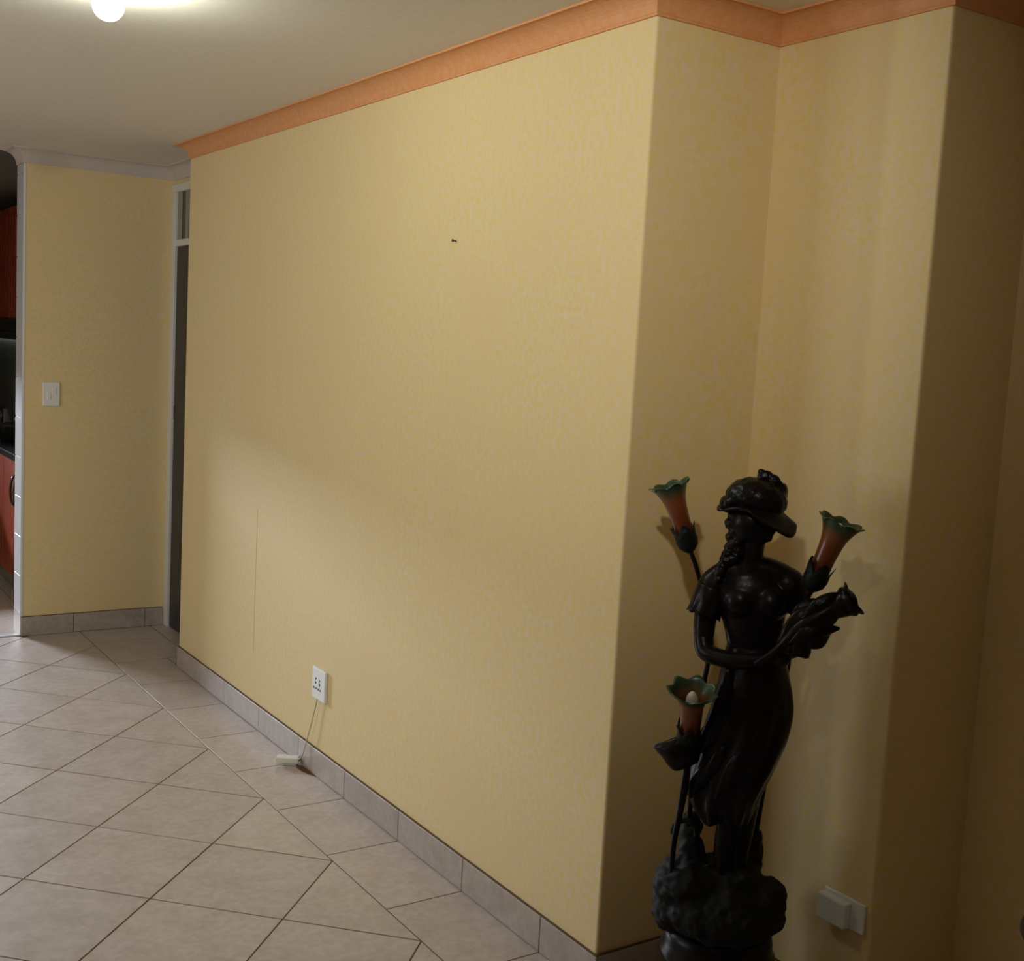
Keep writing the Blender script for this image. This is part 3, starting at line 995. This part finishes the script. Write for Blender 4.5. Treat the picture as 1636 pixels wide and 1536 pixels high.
# dress: lofted skirt with folds
sec = [(1030, 1163, 1254), (1050, 1157, 1256), (1075, 1151, 1260), (1100, 1146, 1265), (1125, 1140, 1267), (1150, 1131, 1264), (1180, 1121, 1256),
       (1210, 1110, 1243), (1240, 1101, 1228), (1268, 1098, 1214), (1290, 1103, 1205), (1306, 1112, 1198)]
sec = catmull(sec, 4)
bm = bmesh.new()
NS = 72
rings = []
for i, (py, l, rr) in enumerate(sec):
    t = i / (len(sec) - 1)
    cx = (l + rr) / 2
    hw = k((rr - l) / 2)
    dep = k(40 + 14 * math.sin(math.pi * min(1, t * 1.1)) - 6 * t)
    c = S(cx, py, 0.004 + 0.03 * t * (1 - t))
    ring = []
    for q in range(NS):
        a = 2 * math.pi * q / NS
        fold = 0.0
        amp = k(0.6 + 5.0 * t)
        fold += amp * math.sin(7 * a + 3.2 * t * 3 + 0.6 * math.sin(3 * a))
        fold += 0.5 * amp * math.sin(13 * a - 5 * t)
        edge = abs(math.cos(a))
        fold *= (1 - 0.55 * edge ** 4)
        hem = k(7) * math.sin(4 * a + 1.0) * max(0, (t - 0.75) / 0.25)
        p = c + BR @ Vector(((hw + fold * 0.5) * math.cos(a), (dep + fold) * math.sin(a), hem))
        ring.append(bm.verts.new(p))
    rings.append(ring)
for a, b in zip(rings, rings[1:]):
    for q in range(NS):
        j = (q + 1) % NS
        bm.faces.new((a[q], a[j], b[j], b[q]))
bm.faces.new(rings[0])
bm.faces.new(rings[-1])
obj('skirt', tomesh(bm, 'skirt'), M_BRONZE, st, True)
# sash drape running down the left front of the skirt
def ribbon(name, pts, widths, thick, m, parent, wave=0.0, nseg=10, along_dir=None):
    """solid leaf or cloth strip: pts = centre line Vectors, widths = half widths, side vectors across"""
    bm = bmesh.new()
    n = len(pts)
    top, bot = [], []
    for i in range(n):
        t = (pts[min(i + 1, n - 1)] - pts[max(i - 1, 0)]).normalized()
        side = along_dir.copy() if along_dir else t.cross(CV).normalized()
        side = (side - t * side.dot(t)).normalized()
        nr = t.cross(side).normalized()
        if nr.dot(CV) < 0:
            nr = -nr
        tr, br = [], []
        for j in range(nseg + 1):
            u = -1 + 2 * j / nseg
            cup = (1 - u * u) * widths[i] * 0.35
            w_ = wave * math.sin(u * 5 + i * 1.3)
            p = pts[i] + side * (u * widths[i]) + nr * (cup + w_)
            tr.append(bm.verts.new(p + nr * thick * (1 - 0.6 * abs(u))))
            br.append(bm.verts.new(p - nr * thick * (1 - 0.6 * abs(u))))
        top.append(tr)
        bot.append(br)
    for L_, fl in ((top, False), (bot, True)):
        for a, b in zip(L_, L_[1:]):
            for j in range(nseg):
                f = (a[j], a[j + 1], b[j + 1], b[j])
                bm.faces.new(f[::-1] if fl else f)
    for i in range(n - 1):
        bm.faces.new((top[i][0], top[i + 1][0], bot[i + 1][0], bot[i][0]))
        bm.faces.new((top[i][-1], bot[i][-1], bot[i + 1][-1], top[i + 1][-1]))
    bm.faces.new([*top[0], *bot[0][::-1]])
    bm.faces.new([*top[-1], *bot[-1][::-1]])
    return obj(name, tomesh(bm, name), m, parent, True)
def path3(lst, n=5):
    q = catmull([(*S(a, b, c), k(w_)) for a, b, c, w_ in lst], n)
    return [Vector(x[:3]) for x in q], [max(x[3], 0.0008) for x in q]
P_, w_ = path3([(1168, 1066, 0.055, 7), (1158, 1110, 0.062, 12), (1146, 1150, 0.062, 14), (1130, 1185, 0.055, 12), (1112, 1204, 0.045, 3)])
ribbon('sash', P_, w_, 0.003, M_BRONZE, st, 0.0012)
# lower drape fold
P_, w_ = path3([(1160, 1190, 0.07, 6), (1138, 1225, 0.066, 12), (1116, 1250, 0.05, 14), (1104, 1272, 0.035, 8)])
ribbon('drape', P_, w_, 0.004, M_BRONZE, st, 0.0015)
P_, w_ = path3([(1240, 1120, 0.06, 4), (1215, 1165, 0.075, 10), (1180, 1215, 0.078, 12), (1150, 1262, 0.065, 10), (1130, 1290, 0.05, 4)])
ribbon('drape', P_, w_, 0.004, M_BRONZE, st, 0.0015)
P_, w_ = path3([(1232, 1075, 0.05, 4), (1200, 1110, 0.068, 9), (1170, 1140, 0.07, 10), (1146, 1172, 0.06, 4)])
ribbon('drape', P_, w_, 0.0035, M_BRONZE, st, 0.0012)

# short ruffled sleeve
for (sx, sy, ex, ey, dd) in ((1140, 936, 1124, 982, 0.004),):
    bm = bmesh.new()
    c0, c1 = S(sx, sy, dd), S(ex, ey, dd + 0.008)
    axv = (c1 - c0).normalized()
    e1 = axv.cross(CV).normalized()
    e2 = axv.cross(e1)
    rings = []
    for i in range(9):
        t = i / 8
        base_r = k(25 + 2 * math.sin(math.pi * t) - 1.5 * t + (3 * (t - 0.75) / .25 if t > .75 else 0)) * (1 if sx < 1200 else 0.86)
        ring = []
        for q in range(40):
            a = 2 * math.pi * q / 40
            rr = base_r + k(2.4) * t * t * math.sin(8 * a)
            ring.append(bm.verts.new(c0.lerp(c1, t) + (e1 * math.cos(a) + e2 * math.sin(a) * 1.05) * rr + axv * k(2.5) * t * math.sin(8 * a + 1)))
        rings.append(ring)
    for a, b in zip(rings, rings[1:]):
        for q in range(40):
            bm.faces.new((a[q], a[(q + 1) % 40], b[(q + 1) % 40], b[q]))
    bm.faces.new(rings[0])
    bm.faces.new(rings[-1])
    obj('sleeve', tomesh(bm, 'sleeve'), M_BRONZE, st, True)

# hair: knotted curls at the nape running down to the shoulder
bm = bmesh.new()
for (a, b, c, r_) in ((1178, 826, 0.0, 17), (1172, 838, 0.01, 15), (1176, 850, 0.02, 13), (1170, 858, 0.014, 12), (1176, 867, 0.022, 12), (1168, 876, 0.02, 12),
                      (1163, 886, 0.026, 11), (1160, 896, 0.03, 11), (1154, 905, 0.03, 10.5), (1150, 915, 0.036, 10), (1148, 926, 0.04, 8), (1185, 858, 0.028, 11), (1190, 838, 0.03, 13), (1184, 846, 0.034, 9), (1195, 826, 0.034, 12), (1180, 880, 0.024, 11), (1172, 893, 0.03, 10)):
    ellipsoid(bm, S(a, b, c), (k(r_), k(r_ * 0.9), k(r_ * 0.75)), rotz_about(random.uniform(-30, 30)), 14)
me = remesh(bm, 'hair', 0.003, 2)
disp(me, 0.0018, 120, 2.2)
obj('hair', me, M_BRONZE, st, True)

# hat: crown, drooping brim, bow
bm = bmesh.new()
ellipsoid(bm, S(1212, 796, 0.006), (k(46), k(40), k(33)), rotz_about(12), 24)
ellipsoid(bm, S(1190, 790, 0.0), (k(30), k(34), k(25)), rotz_about(-14), 20)
ellipsoid(bm, S(1240, 790, 0.0), (k(18), k(24), k(22)), rotz_about(20), 16)
me = remesh(bm, 'hat_crown', 0.0035, 4)
disp(me, 0.002, 70, 5.0)
hat = obj('hat', me, M_BRONZE, st, True)
# brim: closed wavy ring, long visor over the face
bm = bmesh.new()
hc = S(1210, 812, 0.008)
NQ, NRg = 56, 6
out = []
for side_ in (1, -1):
    rg = []
    for i in range(NRg + 1):
        u = i / NRg
        ring = []
        for q in range(NQ):
            a = 2 * math.pi * q / NQ
            ca, sa = math.cos(a), math.sin(a)
            vis = max(0, ca) ** 2
            back = max(0, -ca) ** 2
            rx = k(34 + u * (12 + 17 * vis + 17 * back))
            ry = k(32 + u * (18 + 6 * vis))
            zz = k(-u * (3 + 22 * vis + 2 * back) + u * u * 3 * math.sin(5 * a))
            zz -= k(u * 34 * max(0.0, -sa) * max(0.0, ca + 0.25))
            if sa < 0:      # side towards the room hangs lower and curls
                zz += k(u * (-2 + 6 * u) * (-sa))
            ring.append(bm.verts.new(hc + BR @ Vector((rx * ca, ry * sa, zz + side_ * k(2.6) * (1 - 0.4 * u)))))
        rg.append(ring)
    out.append(rg)
for rg in out:
    for a, b in zip(rg, rg[1:]):
        for q in range(NQ):
            bm.faces.new((a[q], a[(q + 1) % NQ], b[(q + 1) % NQ], b[q]))
for i_ in (0, NRg):
    for q in range(NQ):
        bm.faces.new((out[0][i_][q], out[0][i_][(q + 1) % NQ], out[1][i_][(q + 1) % NQ], out[1][i_][q]))
obj('brim', tomesh(bm, 'brim'), M_BRONZE, hat, True)
# rolled back edge of the brim
bm = bmesh.new()
ellipsoid(bm, S(1164, 805, 0.0), (k(15), k(26), k(15)), rotz_about(-35), 18)
ellipsoid(bm, S(1172, 798, 0.0), (k(18), k(28), k(12)), rotz_about(-35), 18)
me = remesh(bm, 'rolled_brim', 0.003, 3)
obj('rolled_brim', me, M_BRONZE, hat, True)
# bow on top
bm = bmesh.new()
ellipsoid(bm, S(1222, 763, 0.01), (k(13), k(7), k(11)), rotz_about(-30), 14)
ellipsoid(bm, S(1237, 768, 0.012), (k(14), k(8), k(9)), rotz_about(35), 14)
ellipsoid(bm, S(1217, 755, 0.008), (k(6), k(5), k(7)), rotz_about(-30), 12)
ellipsoid(bm, S(1245, 785, 0.012), (k(12), k(9), k(14)), rotz_about(20), 14)
ellipsoid(bm, S(1230, 778, 0.03), (k(8), k(7), k(8)), BR, 12)
me = remesh(bm, 'bow', 0.0028, 2)
disp(me, 0.0018, 110, 4.0)
obj('bow', me, M_BRONZE, hat, True)

# bouquet in the arm: stem, leaves and a trumpet blossom
bq = empty('bouquet', (0, 0, 0))
bq.parent = st
P_, w_ = path3([(1205, 1062, 0.105, 4), (1240, 1040, 0.112, 7), (1275, 1008, 0.115, 13), (1310, 985, 0.112, 15), (1340, 968, 0.105, 14)])
bm = bmesh.new()
tube(bm, P_, w_, 12)
obj('stalk', tomesh(bm, 'stalk'), M_BRONZE, bq, True)
leaves = [[(1240, 1040, 0.11, 3), (1262, 1010, 0.115, 13), (1285, 985, 0.11, 15), (1312, 966, 0.10, 3)],
          [(1255, 1030, 0.12, 3), (1285, 1015, 0.13, 13), (1312, 1008, 0.125, 12), (1341, 1004, 0.11, 2)],
          [(1262, 1018, 0.115, 4), (1276, 1030, 0.12, 15), (1284, 1042, 0.115, 13), (1290, 1050, 0.105, 4)],
          [(1280, 1006, 0.12, 4), (1296, 1022, 0.12, 14), (1312, 1020, 0.115, 13), (1324, 1012, 0.10, 3)],
          [(1280, 990, 0.12, 3), (1305, 972, 0.12, 13), (1328, 958, 0.115, 11), (1345, 950, 0.105, 3)],
          [(1262, 1004, 0.10, 3), (1278, 980, 0.095, 12), (1296, 966, 0.09, 10), (1308, 958, 0.085, 2)],
          [(1300, 1000, 0.12, 3), (1318, 992, 0.122, 12), (1332, 984, 0.115, 9), (1346, 975, 0.105, 2)]]
for lf in leaves:
    P_, w_ = path3(lf, 4)
    ribbon('leaf', P_, w_, 0.003, M_BRONZE, bq, 0.0012, 8)
# blossom at the end
def trumpet(base, rim, r0, r1, r2, lobes, amp, name, m, parent, thick=0.0022, nseg=48, curl=0.0):
    axv = rim - base
    Ln = axv.length
    axv.normalize()
    e1 = axv.cross(Vector((0.3, 0.2, 1)) if abs(axv.z) < 0.9 else Vector((1, 0, 0))).normalized()
    e2 = axv.cross(e1)
    prof = [(0.0, r0), (0.12, r0 * 1.08), (0.35, (r0 + r1) / 2), (0.55, r1), (0.68, r1 * 1.10), (0.80, r1 * 1.30), (0.92, r1 + (r2 - r1) * 0.68), (1.0, r2), (0.985, r2 * 1.06)]
    prof = catmull(prof, 3)
    bm = bmesh.new()
    lay = bm.verts.layers.float.new('along')
    def ringset(off):
        rs = []
        for i, (h_, rr) in enumerate(prof):
            q_ = max(0.0, (i / (len(prof) - 1) - 0.6) / 0.4)
            ring = []
            for s in range(nseg):
                a = 2 * math.pi * s / nseg
                lob = abs(math.cos(lobes * a / 2)) - 0.6
                rad = max(rr - off, 0.0015) + amp * q_ * q_ * lob
                hh = h_ * Ln + amp * 1.1 * q_ * q_ * lob + (0 if off == 0 else 0.0)
                v = bm.verts.new(base + axv * hh + (e1 * math.cos(a) + e2 * math.sin(a)) * rad)
                v[lay] = min(1.0, i / (len(prof) - 1))
                ring.append(v)
            rs.append(ring)
        return rs
    A, B = ringset(0.0), ringset(thick)
    for rs in (A, B):
        for a, b in zip(rs, rs[1:]):
            for s in range(nseg):
                bm.faces.new((a[s], a[(s + 1) % nseg], b[(s + 1) % nseg], b[s]))
    for s in range(nseg):
        j = (s + 1) % nseg
        bm.faces.new((A[-1][s], A[-1][j], B[-1][j], B[-1][s]))
        bm.faces.new((A[0][s], A[0][j], B[0][j], B[0][s]))
    return obj(name, tomesh(bm, name), m, parent, True)
trumpet(S(1316, 982, 0.11), S(1364, 957, 0.10), k(13), k(19), k(25), 5, k(5), 'blossom', M_BRONZE, bq)

# lamp stems
def stem(pts, name='stem'):
    P_, w_ = path3(pts, 6)
    bm = bmesh.new()
    tube(bm, P_, w_, 12)
    return obj(name, tomesh(bm, name), M_BRONZE, st, True)
LB, RB, MB = -0.04, 0.07, 0.06
stem([(1101, 876, LB, 4), (1112, 905, LB, 4), (1122, 945, -0.075, 4), (1131, 1000, -0.065, 4), (1132, 1050, -0.06, 4.2), (1126, 1085, -0.055, 4.2), (1120, 1130, -0.05, 4.2), (1110, 1200, -0.03, 4.5), (1104, 1270, -0.02, 4.5), (1100, 1320, -0.015, 4.5)])
stem([(1297, 944, RB, 3.6), (1284, 968, 0.03, 4), (1268, 1010, 0.0, 4.2), (1262, 1045, -0.02, 4.2), (1254, 1090, -0.045, 4.2), (1240, 1160, -0.07, 4.2), (1222, 1250, -0.06, 4.2), (1208, 1330, -0.045, 4.2)])
stem([(1100, 1188, MB, 5), (1097, 1230, MB, 6), (1093, 1260, MB, 6.5), (1086, 1300, MB, 5.5), (1077, 1345, MB, 4.8), (1073, 1385, 0.065, 4.5), (1075, 1412, 0.072, 4.5), (1083, 1430, 0.078, 5)])

def flower(base, rim, r1, r2, thick=0.002):
    axv = (rim - base)
    Ln = axv.length
    axn = axv.normalized()
    sh = trumpet(base + axv * 0.14, rim, r1 * 0.80, r1 * 0.96, r2, 7, r2 * 0.26, 'flower_shade', M_FLOWER, st, thick)
    # calyx with pointed sepals
    e1 = axn.cross(Vector((1, 0, 0.1))).normalized()
    e2 = axn.cross(e1)
    bm = bmesh.new()
    rings = []
    for i, (h_, rr) in enumerate([(-0.02, 0.2), (0.03, 0.62), (0.09, 0.95), (0.17, 1.08), (0.25, 1.05), (0.34, 1.08)]):
        ring = []
        for s in range(40):
            a = 2 * math.pi * s / 40
            tip = (abs(math.cos(2.5 * a)) - 0.5) * (0.16 if i == 5 else 0.06 if i == 4 else 0)
            rad = r1 * (rr + (0.16 * abs(math.cos(2.5 * a)) if i == 5 else 0))
            ring.append(bm.verts.new(base + axn * Ln * (h_ + tip) + (e1 * math.cos(a) + e2 * math.sin(a)) * rad))
        rings.append(ring)
    inner = []
    for s in range(40):
        a = 2 * math.pi * s / 40
        inner.append(bm.verts.new(base + axn * Ln * 0.12 + (e1 * math.cos(a) + e2 * math.sin(a)) * r1 * 0.7))
    rings.append(inner)
    for a, b in zip(rings, rings[1:]):
        for s in range(40):
            bm.faces.new((a[s], a[(s + 1) % 40], b[(s + 1) % 40], b[s]))
    bm.faces.new(rings[0])
    obj('calyx', tomesh(bm, 'calyx'), M_CALYX, st, True)
    # small bulb inside
    bm = bmesh.new()
    z_ = Vector((0, 0, 1))
    rot = z_.rotation_difference(axn).to_matrix()
    ellipsoid(bm, base + axv * 0.80, (r1 * 0.55, r1 * 0.55, Ln * 0.17), rot, 18)
    tube(bm, [base + axv * 0.3, base + axv * 0.72], r1 * 0.4, 12)
    obj('bulb', tomesh(bm, 'bulb'), M_BULB, sh, True)
flower(S(1103, 882, LB), S(1070, 774, LB + 0.008), k(17), k(31))
flower(S(1294, 944, RB), S(1345, 833, RB + 0.006), k(18), k(33))
flower(S(1099, 1193, MB), S(1107, 1103, MB + 0.045), k(18), k(36))
# curled leaf under the lower flower
P_, w_ = path3([(1046, 1193, MB + 0.0, 3), (1062, 1198, MB + 0.01, 15), (1080, 1203, MB + 0.012, 28), (1098, 1208, MB + 0.006, 26), (1112, 1212, MB - 0.01, 14)])
ribbon('leaf', P_, w_, 0.004, M_BRONZE, st, 0.0008, 10)

# ------------------------------------------------------------------ round side table poking in at the right edge
r = empty('side_table', (0.0, 0.0, 0.0))
v = _F + _R * ((1629.5 - 818) / FPX) + _U * ((768 - 1474) / FPX)
vh = Vector((v.x, v.y, 0)).normalized()
tip = CAM_POS + v * (2.05 / math.hypot(v.x, v.y))
rgt = Vector((vh.y, -vh.x, 0))
TR = 0.17
ctr = tip + rgt * TR
ctr.z = 0
r.location = ctr
zt = tip.z + 0.008
bm = bmesh.new()
lathe(bm, [(0, zt), (TR - 0.012, zt), (TR - 0.003, zt - 0.004), (TR, zt - 0.012), (TR - 0.004, zt - 0.02), (TR - 0.012, zt - 0.028), (TR - 0.02, zt - 0.036), (0, zt - 0.038)], 56)
obj('table_top', tomesh(bm, 'table_top'), M_DWOOD, r, True)
bm = bmesh.new()
lathe(bm, [(0, zt - 0.036), (0.05, zt - 0.038), (0.03, zt - 0.07), (0.022, zt - 0.12), (0.03, zt * 0.5), (0.022, 0.14), (0.035, 0.06), (0.035, 0.03), (0, 0.03)], 32)
obj('column', tomesh(bm, 'column'), M_DWOOD, r, True)
bm = bmesh.new()
lathe(bm, [(0, 0.0005), (0.12, 0.0005), (0.125, 0.012), (0.11, 0.026), (0.04, 0.034), (0, 0.034)], 40)
obj('foot', tomesh(bm, 'foot'), M_DWOOD, r, True)
tag(r, 'dark wooden round side table whose edge shows at the right border', 'table')
